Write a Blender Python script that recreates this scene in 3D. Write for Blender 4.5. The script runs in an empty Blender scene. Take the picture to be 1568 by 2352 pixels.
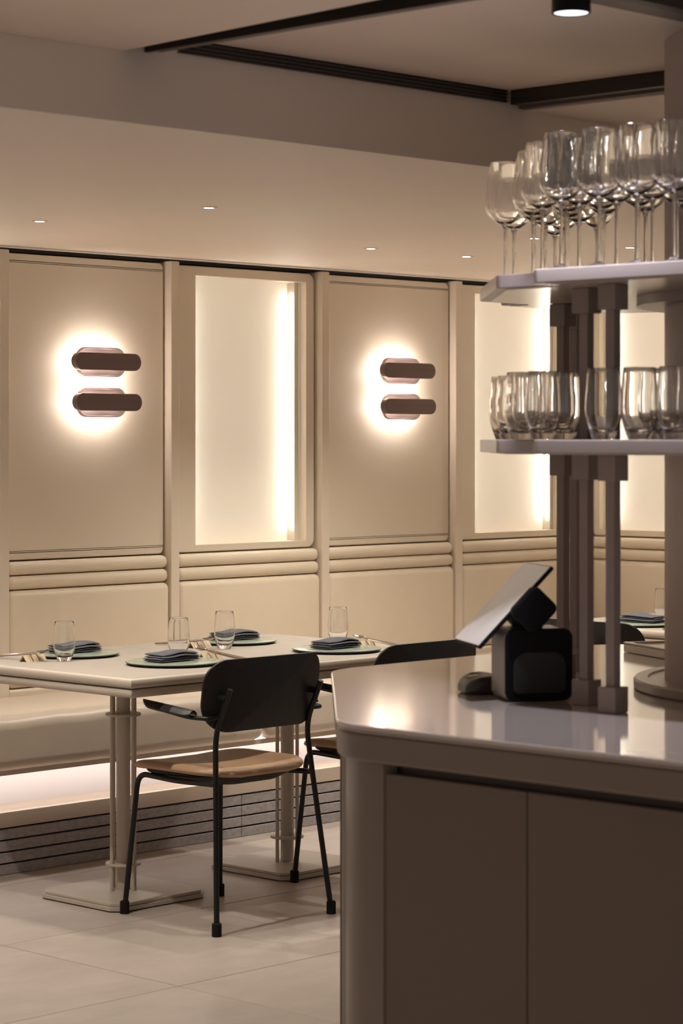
import bpy, bmesh, math, random
from mathutils import Vector, Matrix
random.seed(7)
R = math.radians
PI = math.pi
scene = bpy.context.scene
C = scene.collection

# ------------------------------------------------------------------ camera, world, exposure
H = 1.458                       # lens height
cam_d = bpy.data.cameras.new('camera')
cam = bpy.data.objects.new('camera', cam_d); C.objects.link(cam)
cam.location = (0, 0, H)
cam.rotation_euler = (R(90), 0, R(-45.94))
cam_d.sensor_fit = 'HORIZONTAL'; cam_d.sensor_width = 24.0
cam_d.lens = 24.0 * 5597 / 1568
cam_d.shift_y = -168 / 1568
cam_d.clip_start = 0.05
cam_d.dof.use_dof = True
cam_d.dof.focus_distance = 7.9
cam_d.dof.aperture_fstop = 6.3
scene.camera = cam
scene.cycles.max_bounces = 24
scene.cycles.transmission_bounces = 24

w = bpy.data.worlds.new('world'); scene.world = w; w.use_nodes = True
w.node_tree.nodes['Background'].inputs[0].default_value = (1.0, 0.92, 0.84, 1)
w.node_tree.nodes['Background'].inputs[1].default_value = 0.075
scene.view_settings.view_transform = 'Standard'
scene.view_settings.look = 'None'
scene.view_settings.gamma = 1
scene.view_settings.exposure = 1.85
scene.view_settings.use_curve_mapping = False

DOWN_W = 9.0        # recessed downlights, watts each
SPOT_W = 17.0        # cool ceiling spotlight over the bar
NICHE_E = 13.0        # LED strips of the light niches
SCONCE_E = 19.0
TOE_E = 5.0
WARM = (1.0, 0.935, 0.83)

# ------------------------------------------------------------------ materials
MATS = {}
def mat(name, col, rough=0.5, metal=0.0, spec=0.5, noise=None, bump=None, coat=0.0, aniso=None):
    """noise=(scale, amount[, stretch]) colour mottling; bump=(scale, strength)"""
    m = bpy.data.materials.new(name); m.use_nodes = True
    nt = m.node_tree; b = nt.nodes['Principled BSDF']
    b.inputs['Base Color'].default_value = (*col, 1)
    b.inputs['Roughness'].default_value = rough
    b.inputs['Metallic'].default_value = metal
    b.inputs['Specular IOR Level'].default_value = spec
    if coat: b.inputs['Coat Weight'].default_value = coat; b.inputs['Coat Roughness'].default_value = 0.08
    if noise or bump:
        tc = nt.nodes.new('ShaderNodeTexCoord')
    if noise:
        mp = nt.nodes.new('ShaderNodeMapping')
        if len(noise) > 2: mp.inputs['Scale'].default_value = noise[2]
        nt.links.new(tc.outputs['Object'], mp.inputs[0])
        n = nt.nodes.new('ShaderNodeTexNoise'); n.inputs['Scale'].default_value = noise[0]
        n.inputs['Detail'].default_value = 6; n.inputs['Roughness'].default_value = 0.65
        nt.links.new(mp.outputs[0], n.inputs['Vector'])
        r = nt.nodes.new('ShaderNodeValToRGB')
        a = noise[1]
        r.color_ramp.elements[0].position = 0.3; r.color_ramp.elements[1].position = 0.7
        r.color_ramp.elements[0].color = (*[c * (1 - a) for c in col], 1)
        r.color_ramp.elements[1].color = (*[min(1, c * (1 + a)) for c in col], 1)
        nt.links.new(n.outputs['Fac'], r.inputs[0]); nt.links.new(r.outputs[0], b.inputs['Base Color'])
    if bump:
        n2 = nt.nodes.new('ShaderNodeTexNoise'); n2.inputs['Scale'].default_value = bump[0]
        n2.inputs['Detail'].default_value = 4
        nt.links.new(tc.outputs['Object'], n2.inputs['Vector'])
        bp = nt.nodes.new('ShaderNodeBump'); bp.inputs['Strength'].default_value = bump[1]
        bp.inputs['Distance'].default_value = 0.002
        nt.links.new(n2.outputs['Fac'], bp.inputs['Height']); nt.links.new(bp.outputs[0], b.inputs['Normal'])
    MATS[name] = m
    return m

def emit(name, col, strength):
    m = bpy.data.materials.new(name); m.use_nodes = True
    nt = m.node_tree; nt.nodes.clear()
    e = nt.nodes.new('ShaderNodeEmission'); o = nt.nodes.new('ShaderNodeOutputMaterial')
    e.inputs[0].default_value = (*col, 1); e.inputs[1].default_value = strength
    nt.links.new(e.outputs[0], o.inputs[0])
    MATS[name] = m
    return m

def glass(name, col=(1, 1, 1), rough=0.0):
    m = bpy.data.materials.new(name); m.use_nodes = True
    nt = m.node_tree; b = nt.nodes['Principled BSDF']
    b.inputs['Base Color'].default_value = (*col, 1)
    b.inputs['Roughness'].default_value = rough
    b.inputs['IOR'].default_value = 1.47
    b.inputs['Transmission Weight'].default_value = 1.0
    MATS[name] = m
    return m

M_WALL = mat('cream_lacquer', (0.78, 0.675, 0.54), 0.42, spec=0.4, bump=(600, 0.02))
M_POST = mat('cream_lacquer_post', (0.78, 0.67, 0.545), 0.36, spec=0.4)
M_NICHE = mat('niche_white', (0.74, 0.68, 0.575), 0.6)
# niche back panel: faint emission added to even out the LED light
M_GLOW = M_NICHE.copy(); M_GLOW.name = 'niche_added_glow'
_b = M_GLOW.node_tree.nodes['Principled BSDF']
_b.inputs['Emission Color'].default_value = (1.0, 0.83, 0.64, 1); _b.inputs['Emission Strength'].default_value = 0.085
M_LEATHER = mat('cream_leather', (0.77, 0.66, 0.51), 0.42, spec=0.45, noise=(5, 0.03), bump=(260, 0.06))
M_SEAT_L = mat('taupe_cream_leather', (0.60, 0.51, 0.42), 0.36, spec=0.5, noise=(6, 0.04), bump=(180, 0.08))
M_CEIL = mat('ceiling_paint', (0.86, 0.75, 0.65), 0.62, spec=0.45, noise=(1.5, 0.015))
M_CEILU = mat('upper_ceiling_paint', (0.86, 0.72, 0.61), 0.5, spec=0.45, noise=(1.2, 0.03))
M_BLACKGAP = mat('black_gap', (0.012, 0.010, 0.009), 0.7)
M_BRONZE_RAIL = mat('dark_bronze_rail', (0.045, 0.033, 0.026), 0.45, metal=0.3)
M_BROWN_RAIL = mat('brown_rail', (0.16, 0.12, 0.10), 0.5)
M_TILE = mat('stone_tile', (0.45, 0.38, 0.332), 0.42, spec=0.35, noise=(3.5, 0.10, (1, 2.2, 1)), bump=(90, 0.05))
M_GROUT = mat('grout', (0.20, 0.155, 0.13), 0.9)
M_STONE = mat('grey_stone', (0.37, 0.335, 0.33), 0.6, spec=0.3, noise=(110, 0.22, (0.5, 1, 1)), bump=(120, 0.25))
M_BASEW = mat('white_base', (0.80, 0.765, 0.75), 0.55)
M_BASEC = mat('cream_base', (0.58, 0.48, 0.38), 0.5)
M_TABLE = mat('table_top_linoleum', (0.385, 0.338, 0.29), 0.65, spec=0.15, noise=(14, 0.03))
M_TABLEP = mat('table_paint', (0.52, 0.45, 0.37), 0.38, spec=0.45)
M_BLACKW = mat('black_stained_wood', (0.014, 0.012, 0.012), 0.48, spec=0.4, noise=(60, 0.25, (1, 1, 0.08)))
M_BLACKM = mat('black_powder_coat', (0.007, 0.0065, 0.0065), 0.45, spec=0.35)
M_RUBBER = mat('black_rubber', (0.012, 0.011, 0.011), 0.8, spec=0.2)
M_TAN = mat('tan_leather', (0.41, 0.25, 0.145), 0.42, spec=0.45, noise=(8, 0.07), bump=(220, 0.08))
M_PLATE = mat('sage_glaze', (0.33, 0.385, 0.315), 0.16, spec=0.55)
M_PLATE_D = mat('dark_plate_rim', (0.03, 0.025, 0.022), 0.5)
M_NAPKIN = mat('slate_linen', (0.125, 0.125, 0.142), 0.9, spec=0.1, noise=(220, 0.25), bump=(500, 0.3))
M_GLASS = glass('clear_glass')
M_GLASSB = glass('clear_bar_glass', (0.99, 0.985, 0.98))
M_STEEL = mat('polished_steel', (0.62, 0.58, 0.54), 0.12, metal=1.0)
M_CHOP = mat('chopstick_brown', (0.26, 0.18, 0.135), 0.35)
M_REST = mat('pale_wood_rest', (0.55, 0.42, 0.26), 0.5)
M_RESTD = mat('rest_band', (0.16, 0.10, 0.065), 0.5)
M_COUNTER = mat('countertop_satin', (0.56, 0.485, 0.425), 0.085, spec=0.55, coat=0.4)
M_BAR = mat('bar_taupe_lacquer', (0.225, 0.172, 0.140), 0.34, spec=0.4)
M_BARP = mat('bar_panel_taupe', (0.182, 0.138, 0.112), 0.6, spec=0.25)
M_LIP = mat('counter_lip', (0.40, 0.33, 0.30), 0.25, spec=0.5)
M_SHELF = mat('shelf_taupe', (0.44, 0.375, 0.345), 0.30, spec=0.5)
M_SHELFU = mat('shelf_underside', (0.62, 0.52, 0.42), 0.22, spec=0.5)  # paler, warmer than shelf_taupe: light on the underside put into the colour
M_POSTB = mat('shelf_post_taupe', (0.30, 0.24, 0.212), 0.35, spec=0.4)
M_COLUMN = mat('column_taupe', (0.58, 0.465, 0.415), 0.5, spec=0.3)
M_BRUSHED = mat('brushed_bronze', (0.19, 0.13, 0.115), 0.42, metal=0.35, noise=(40, 0.10, (0.05, 1, 1)))
M_BRUSHEDL = mat('brushed_bronze_plate', (0.40, 0.29, 0.265), 0.40, metal=0.35, noise=(40, 0.08, (0.05, 1, 1)))
M_POSBLK = mat('pos_black', (0.003, 0.003, 0.004), 0.6, spec=0.2, bump=(40, 0.3))
M_POSCOV = mat('pos_cover', (0.016, 0.015, 0.017), 0.6)
M_POSGRY = mat('pos_grey', (0.30, 0.26, 0.23), 0.4)
M_SCREEN = mat('pos_screen', (0.80, 0.76, 0.70), 0.35, spec=0.5)
_b = M_SCREEN.node_tree.nodes['Principled BSDF']       # pale base and faint emission stand in for reflected ceiling light
_b.inputs['Emission Color'].default_value = (1.0, 0.93, 0.83, 1); _b.inputs['Emission Strength'].default_value = 0.028
M_SCANNER = mat('scanner_brown', (0.055, 0.043, 0.037), 0.4)
M_LABEL = mat('pale_label', (0.62, 0.56, 0.48), 0.5)
M_WHITE = mat('white_trim', (0.80, 0.74, 0.68), 0.4)

E_NICHE_L = emit('led_niche_soft', (0.95, 0.98, 0.95), NICHE_E * 0.6)
E_NICHE_R = emit('led_niche_warm', (1.0, 0.93, 0.84), NICHE_E)
E_SCONCE = emit('led_sconce', (1.0, 0.93, 0.88), SCONCE_E)
E_SCONCE2 = emit('led_sconce_front', (1.0, 0.90, 0.84), 4.5)
E_TOE = emit('led_toe', (1.0, 0.94, 0.93), TOE_E)
E_DOWN = emit('led_downlight', (1.0, 0.92, 0.82), 12.0)
E_SPOT = emit('led_spot', (0.86, 0.87, 1.0), 0.75)

# ------------------------------------------------------------------ mesh helpers
def B(): return bmesh.new()

def add_box(bm, x0, x1, y0, y1, z0, z1, bev=0.0, seg=2):
    t = bmesh.new()
    vs = [t.verts.new((x, y, z)) for x in (x0, x1) for y in (y0, y1) for z in (z0, z1)]
    for f in ((0, 1, 3, 2), (4, 6, 7, 5), (0, 4, 5, 1), (2, 3, 7, 6), (0, 2, 6, 4), (1, 5, 7, 3)):
        t.faces.new([vs[i] for i in f])
    if bev > 0:
        bmesh.ops.bevel(t, geom=t.edges[:], offset=bev, segments=seg, affect='EDGES', profile=0.5)
    merge(bm, t)

def merge(bm, t, M=None):
    if M is not None: bmesh.ops.transform(t, matrix=M, verts=t.verts)
    me = bpy.data.meshes.new('tmp'); t.to_mesh(me); t.free()
    bm.from_mesh(me); bpy.data.meshes.remove(me)

def loft(bm, rings, cap0=True, cap1=True, closed=True):
    """rings: list of equally long lists of points"""
    vr = [[bm.verts.new(p) for p in r] for r in rings]
    n = len(vr[0])
    for a, b in zip(vr, vr[1:]):
        for i in range(n if closed else n - 1):
            j = (i + 1) % n
            bm.faces.new((a[i], a[j], b[j], b[i]))
    if cap0: bm.faces.new(list(reversed(vr[0])))
    if cap1: bm.faces.new(vr[-1])
    return vr

def add_lathe(bm, prof, n=32, cx=0, cy=0, cz=0):
    """prof: list of (r, z); r==0 at an end closes it"""
    rings = []
    for r, z in prof:
        if r <= 1e-6: rings.append([bm.verts.new((cx, cy, cz + z))])
        else: rings.append([bm.verts.new((cx + r * math.cos(2 * PI * i / n), cy + r * math.sin(2 * PI * i / n), cz + z)) for i in range(n)])
    for a, b in zip(rings, rings[1:]):
        if len(a) == 1 and len(b) == 1: continue
        for i in range(n):
            j = (i + 1) % n
            if len(a) == 1: bm.faces.new((a[0], b[j], b[i]))
            elif len(b) == 1: bm.faces.new((a[i], a[j], b[0]))
            else: bm.faces.new((a[i], a[j], b[j], b[i]))

def cyl(bm, cx, cy, z0, z1, r, n=24, bev=0.0):
    if bev: add_lathe(bm, [(0, z0), (r - bev, z0), (r, z0 + bev), (r, z1 - bev), (r - bev, z1), (0, z1)], n, cx, cy)
    else: add_lathe(bm, [(0, z0), (r, z0), (r, z1), (0, z1)], n, cx, cy)

def fillet(pts, rad, seg=6):
    pts = [Vector(p) for p in pts]
    out = [pts[0]]
    for i in range(1, len(pts) - 1):
        p, a, b = pts[i], pts[i - 1], pts[i + 1]
        u = (a - p); v = (b - p)
        r = rad[i] if isinstance(rad, (list, tuple)) else rad
        d = min(r, u.length * 0.48, v.length * 0.48)
        p0 = p + u.normalized() * d; p1 = p + v.normalized() * d
        for k in range(seg + 1):
            t = k / seg
            out.append(p0 * (1 - t) ** 2 + p * 2 * t * (1 - t) + p1 * t ** 2)
    out.append(pts[-1])
    return out

def add_tube(bm, pts, r, n=10, rad=0.04, seg=6, r1=None):
    P = fillet(pts, rad, seg) if len(pts) > 2 else [Vector(p) for p in pts]
    rings = []
    up = Vector((0, 0, 1))
    prev = None
    L = len(P)
    for i, p in enumerate(P):
        t = (P[min(i + 1, L - 1)] - P[max(i - 1, 0)]).normalized()
        if prev is None:
            a = up if abs(t.dot(up)) < 0.95 else Vector((1, 0, 0))
            u = (a - t * a.dot(t)).normalized()
        else:
            u = (prev - t * prev.dot(t)).normalized()
        prev = u
        v = t.cross(u)
        rr = r if r1 is None else r + (r1 - r) * i / (L - 1)
        rings.append([p + (u * math.cos(2 * PI * k / n) + v * math.sin(2 * PI * k / n)) * rr for k in range(n)])
    loft(bm, rings)

def rrect(hw, hh, r, seg=6, cx=0, cy=0):
    """rounded rectangle perimeter, CCW; r a number or 4 radii (++, -+, --, +-)"""
    rs = r if isinstance(r, (list, tuple)) else [r] * 4
    out = []
    for k, (sx, sy) in enumerate(((1, 1), (-1, 1), (-1, -1), (1, -1))):
        q = max(rs[k], 1e-4)
        ox, oy = cx + sx * (hw - q), cy + sy * (hh - q)
        for i in range(seg + 1):
            a = k * PI / 2 + i * PI / 2 / seg
            out.append((ox + q * math.cos(a), oy + q * math.sin(a)))
    return out

def round_poly(pts, rads, seg=8):
    out = []
    n = len(pts)
    for i in range(n):
        p = Vector(pts[i]); a = Vector(pts[i - 1]); b = Vector(pts[(i + 1) % n])
        r = rads[i] if isinstance(rads, (list, tuple)) else rads
        if r <= 0: out.append((p.x, p.y)); continue
        u = (a - p).normalized(); v = (b - p).normalized()
        ang = u.angle(v)
        d = r / math.tan(ang / 2)
        c = p + (u + v).normalized() * (r / math.sin(ang / 2))
        p0 = p + u * d; p1 = p + v * d
        a0 = math.atan2(p0.y - c.y, p0.x - c.x); a1 = math.atan2(p1.y - c.y, p1.x - c.x)
        da = (a1 - a0 + PI) % (2 * PI) - PI
        for k in range(seg + 1):
            t = a0 + da * k / seg
            out.append((c.x + r * math.cos(t), c.y + r * math.sin(t)))
    return out

def offset_poly(pts, d):
    """inset (d>0) of a CCW or CW simple convex-ish polygon"""
    n = len(pts)
    area = sum(pts[i][0] * pts[(i + 1) % n][1] - pts[(i + 1) % n][0] * pts[i][1] for i in range(n))
    s = 1 if area > 0 else -1
    out = []
    for i in range(n):
        p = Vector(pts[i]); a = Vector(pts[i - 1]); b = Vector(pts[(i + 1) % n])
        e0 = (p - a).normalized(); e1 = (b - p).normalized()
        n0 = Vector((-e0.y, e0.x)) * s; n1 = Vector((-e1.y, e1.x)) * s
        m = (n0 + n1)
        m = m / max(0.2, m.dot(n0)) if m.length > 1e-6 else n0
        out.append((p.x + m.x * d, p.y + m.y * d))
    return out

def add_prism(bm, poly, z0, z1, bev=0.0, seg=3):
    """vertical prism; bev rounds the top and bottom edges"""
    if bev <= 0:
        loft(bm, [[(x, y, z0) for x, y in poly], [(x, y, z1) for x, y in poly]])
    else:
        rings = []
        for k in range(seg + 1):
            a = PI / 2 * k / seg
            q = offset_poly(poly, bev * (1 - math.sin(a)))
            rings.append([(x, y, z0 + bev * (1 - math.cos(a))) for x, y in q])
        for k in range(seg, -1, -1):
            a = PI / 2 * k / seg
            q = offset_poly(poly, bev * (1 - math.sin(a)))
            rings.append([(x, y, z1 - bev * (1 - math.cos(a))) for x, y in q])
        loft(bm, rings)

def add_slab_xz(bm, poly, y0, y1, bev=0.0, seg=3):
    """prism of an xz polygon, running from y0 (front) to y1"""
    t = B(); add_prism(t, poly, 0, y1 - y0, bev, seg)
    # (x, z, h) -> (x, y1 - h, z)
    M = Matrix(((1, 0, 0, 0), (0, 0, -1, y1), (0, 1, 0, 0), (0, 0, 0, 1)))
    merge(bm, t, M)

def obj(name, bm, m, parent=None, smooth=True, loc=None):
    bmesh.ops.recalc_face_normals(bm, faces=bm.faces)
    me = bpy.data.meshes.new(name); bm.to_mesh(me); bm.free()
    me.materials.append(m)
    if smooth:
        me.shade_smooth()
        me.set_sharp_from_angle(angle=R(35))
    o = bpy.data.objects.new(name, me); C.objects.link(o)
    if parent: o.parent = parent
    if loc: o.location = loc
    if smooth and name not in NO_WN:
        wn = o.modifiers.new('weighted_normals', 'WEIGHTED_NORMAL'); wn.keep_sharp = True; wn.weight = 60
    return o
NO_WN = {'wine_glass', 'tumbler', 'drinking_glass', 'bowl', 'seat', 'backrest', 'cushion', 'napkin', 'plate_disc', 'handle', 'chopstick'}

def tag(o, label=None, cat=None, group=None, kind=None):
    if label: o['label'] = label
    if cat: o['category'] = cat
    if group: o['group'] = group
    if kind: o['kind'] = kind
    return o

def thing(name, label, cat, loc=(0, 0, 0), rz=0.0, group=None, kind=None):
    o = bpy.data.objects.new(name, None); C.objects.link(o)
    o.location = loc; o.rotation_euler = (0, 0, rz); o.empty_display_size = 0.1
    return tag(o, label, cat, group, kind)

def copy_tree(o, loc, rz, label, parent=None):
    c = o.copy(); C.objects.link(c)
    if parent is not None: c.parent = parent
    else:
        c.location = loc; c.rotation_euler = (0, 0, rz); c['label'] = label
    for ch in list(o.children): copy_tree(ch, None, None, None, c)
    return c

def box(name, x0, x1, y0, y1, z0, z1, m, parent=None, bev=0.0, seg=2):
    bm = B(); add_box(bm, x0, x1, y0, y1, z0, z1, bev, seg)
    return obj(name, bm, m, parent)

# ------------------------------------------------------------------ layout numbers (metres)
YW = 6.93            # front plane of the wall posts
BAYW = 0.8205
X0 = 5.451           # right edge of the leftmost visible post
YS = 6.45            # front of the banquette seat
XR = 8.733           # plane of the right wall
ZC = 2.148           # low ceiling
YF = 4.030           # fascia of the low ceiling
ZU = 2.347           # upper ceiling
CX, CY = 4.685, 2.956   # round column
ZB = 0.90            # bar countertop

# ------------------------------------------------------------------ floor
floor = thing('floor', 'large beige stone floor tiles with thin dark joints', 'floor', kind='structure')
box('grout_bed', -1.5, 9.2, -1.5, 7.2, -0.06, -0.003, M_GROUT, floor)
TS = 0.75
tile_me = None
for i in range(-4, 7):
    for j in range(-4, 4):
        x = 4.363 + i * TS; y = 4.826 + j * TS
        if tile_me is None:
            bm = B(); add_box(bm, 0.0015, TS - 0.0015, 0.0015, TS - 0.0015, -0.02, 0.0, 0.0012, 1)
            o = obj('tile', bm, M_TILE, floor); tile_me = o.data
        else:
            o = bpy.data.objects.new('tile', tile_me); C.objects.link(o); o.parent = floor
        o.location = (x, y, random.uniform(-0.0004, 0))

# ------------------------------------------------------------------ walls
wall_b = thing('wall_back', 'cream lacquered back wall with slim vertical posts', 'wall', kind='structure')
box('backing', 2.0, 8.95, YW + 0.135, YW + 0.25, 0, 2.36, M_WALL, wall_b)
wall_r = thing('wall_right', 'cream lacquered side wall beyond the bar', 'wall', kind='structure')
box('backing', XR + 0.135, XR + 0.25, 4.0, YW + 0.25, 0, 2.36, M_WALL, wall_r)
NB0 = -3
for i in range(NB0, 5):
    x1 = X0 + i * BAYW
    if i == 4: continue
    box('post', x1 - 0.043, x1, YW, YW + 0.134, 0.48, 2.137, M_POST, wall_b, 0.004, 2)
box('post', XR - 0.01, XR + 0.13, YW + 0.03, YW + 0.134, 0.48, 2.137, M_POST, wall_b, 0.004)
for k in range(1, 3):
    y1 = YW - 0.02 - k * BAYW
    box('post', XR, XR + 0.134, y1, y1 + 0.043, 0.48, 2.137, M_POST, wall_r, 0.004, 2)
t1 = thing('trim_1', 'black shadow gap running along the top of the back wall', 'trim', kind='structure')
box('gap_profile', 2.0, XR + 0.1, YW + 0.045, YW + 0.134, 2.134, ZC - 0.0002, M_BLACKGAP, t1)
box('gap_profile', XR + 0.045, XR + 0.134, 4.1, YW + 0.04, 2.134, ZC - 0.0002, M_BLACKGAP, t1)
t2 = thing('trim_2', 'pale metal bead where the low ceiling meets the wall', 'trim', kind='structure')
box('bead', 2.0, XR + 0.02, YW - 0.03, YW - 0.018, ZC - 0.0075, ZC - 0.0002, M_WHITE, t2, 0.002)
box('bead', XR - 0.03, XR - 0.018, 4.1, YW - 0.03, ZC - 0.0075, ZC - 0.0002, M_WHITE, t2, 0.002)

# ------------------------------------------------------------------ ceiling
ceil = thing('ceiling', 'low beige ceiling over the banquette and stepped upper ceiling over the bar', 'ceiling', kind='structure')
box('low_ceiling', 1.0, 9.0, YF, 7.2, ZC, ZU + 0.06, M_CEIL, ceil)
box('upper_ceiling', -1.5, 9.0, -1.5, YF - 0.0005, ZU, ZU + 0.06, M_CEILU, ceil)
ZL = 2.302           # underside of the dropped panels left and right of the recess
bm = B(); add_prism(bm, [(-1.5, -1.5), (3.06, -1.5), (3.416, 3.210), (3.479, YF - 0.001), (-1.5, YF - 0.001)], ZL, ZU - 0.001)
obj('ceiling_panel', bm, M_CEILU, ceil, False)
bm = B(); add_prism(bm, [(5.12, -1.5), (9.0, -1.5), (9.0, YF - 0.001), (4.844, YF - 0.001), (4.844, 3.42), (5.12, 3.2)], ZL, ZU - 0.001)
obj('ceiling_panel', bm, M_CEILU, ceil, False)

t3 = thing('trim_3', 'dark bronze frame around the recessed ceiling panel', 'trim', kind='structure')
ZT = ZU - 0.001
bm = B(); add_prism(bm, [(3.22, 0.4), (3.539, 0.4), (3.539, YF - 0.006), (3.481, YF - 0.006), (3.42, 3.21)], ZU - 0.015, ZT)
obj('channel', bm, M_BRONZE_RAIL, t3, False)
box('rail', 3.540, 3.552, 0.4, YF - 0.003, ZL + 0.004, ZT, M_BRONZE_RAIL, t3)
box('flange', 3.5525, 3.576, 0.4, YF - 0.02, ZL + 0.006, ZL + 0.013, M_BROWN_RAIL, t3)
box('rail', 3.582, 3.590, 0.4, YF - 0.014, ZL + 0.012, ZT, M_BRONZE_RAIL, t3)
box('rail', 4.764, 4.792, 3.38, YF - 0.02, ZL + 0.008, ZT, M_BRONZE_RAIL, t3)
box('flange', 4.794, 4.816, 3.38, YF - 0.002, ZL + 0.016, ZT, M_BROWN_RAIL, t3)
box('flange', 4.818, 4.842, 3.38, YF - 0.002, ZL + 0.004, ZT, M_BROWN_RAIL, t3)
box('flange', 3.595, 4.31, 2.95, 3.05, ZU - 0.012, ZT, M_BROWN_RAIL, t3)
box('rail', 3.595, 4.33, 2.915, 2.945, ZU - 0.025, ZT, M_BRONZE_RAIL, t3)

vent = thing('slot_diffuser', 'black linear slot air diffuser along the top of the ceiling step', 'air vent')
box('backing', 3.64, 4.761, YF - 0.008, YF - 0.0005, ZU - 0.031, ZU - 0.0005, M_BROWN_RAIL, vent)
for k in range(4):
    z = ZU - 0.0295 + k * 0.0088
    for a, b in ((3.64, 3.963), (3.967, 4.761)):
        box('slat', a, b, YF - 0.013, YF - 0.0082, z, z + 0.0034, M_BLACKGAP, vent)

# recessed downlights
dl_count = 0
def downlight(x, y, label, power=DOWN_W, cone=112):
    t = thing('recessed_downlight', label, 'downlight', (x, y, ZC), group='recessed downlights in the low ceiling')
    bm = B(); add_lathe(bm, [(0.015, 0.0), (0.0152, -0.0030), (0.025, -0.0022), (0.026, 0.0)], 28)
    obj('trim_ring', bm, M_CEIL, t)
    bm = B(); cyl(bm, 0, 0, -0.0022, 0.0, 0.0148, 28)
    obj('lens', bm, E_DOWN, t)
    ld = bpy.data.lights.new('downlight_beam', 'SPOT'); ld.energy = power; ld.color = WARM
    ld.spot_size = R(cone); ld.spot_blend = 0.75; ld.shadow_soft_size = 0.022
    lo = bpy.data.objects.new('downlight_beam', ld); C.objects.link(lo); lo.parent = t
    lo.location = (0, 0, -0.012)
    return t
downlight(4.94, 5.33, 'recessed downlight in the low ceiling, the largest and nearest the fascia')
downlight(4.875, 6.045, 'recessed downlight at far left of the low ceiling, near the wall')
downlight(6.47, 5.34, 'recessed downlight seen behind the stems of the wine glasses')
downlight(6.41, 6.055, 'recessed downlight above the second sconce panel, near the wall', DOWN_W * 1.4)
downlight(7.02, 5.35, 'recessed downlight just above the shelf edge beside the column')
downlight(6.94, 6.06, 'recessed downlight nearest the left tip of the upper glass shelf', DOWN_W * 1.4)
downlight(3.90, 5.33, 'recessed downlight beyond the left edge, over the table end', DOWN_W * 2.2)
downlight(4.36, 6.045, 'recessed downlight beyond the left edge, near the wall')
downlight(8.2, 5.6, 'recessed downlight over the far table by the side wall')

# two unseen downlights added over the aisle to bounce light onto the ceilings
for x, y, lab in ((1.9, 3.45, 'unseen added downlight in the upper ceiling over the aisle, nearer the fascia'), (1.3, 2.1, 'unseen added downlight in the upper ceiling over the aisle, nearer the viewer')):
    t = downlight(x, y, lab, 42.0, 78); t.location.z = ZL

# ------------------------------------------------------------------ wall bays (local: x along wall, y into wall, z up)
CW = BAYW - 0.043    # clear width between posts
def frame_for(i, right=False):
    if not right: return (X0 + i * BAYW, YW, 0), 0.0
    return (XR, YW - 0.02 - i * BAYW, 0), R(-90)

def sconce_panel(i, label):
    loc, rz = frame_for(i)
    t = thing('wall_panel', label, 'wall panel', loc, rz, group='plain padded wall panels')
    x0, x1 = 0.008, CW - 0.010
    box('panel_face', x0, x1, 0.035, 0.125, 1.0515, 2.0965, M_WALL, t, 0.003)
    hw = (x1 - x0) / 2
    bm = B(); add_slab_xz(bm, rrect(hw, 0.0155, [0.003, 0.003, 0.020, 0.020], 6, (x0 + x1) / 2, 1.0350), 0.034, 0.125, 0.006)
    obj('bottom_roll', bm, M_WALL, t)
    bm = B(); add_slab_xz(bm, rrect(hw, 0.0155, [0.020, 0.020, 0.003, 0.003], 6, (x0 + x1) / 2, 2.1130), 0.034, 0.125, 0.006)
    obj('top_roll', bm, M_WALL, t)
    return t

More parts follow.
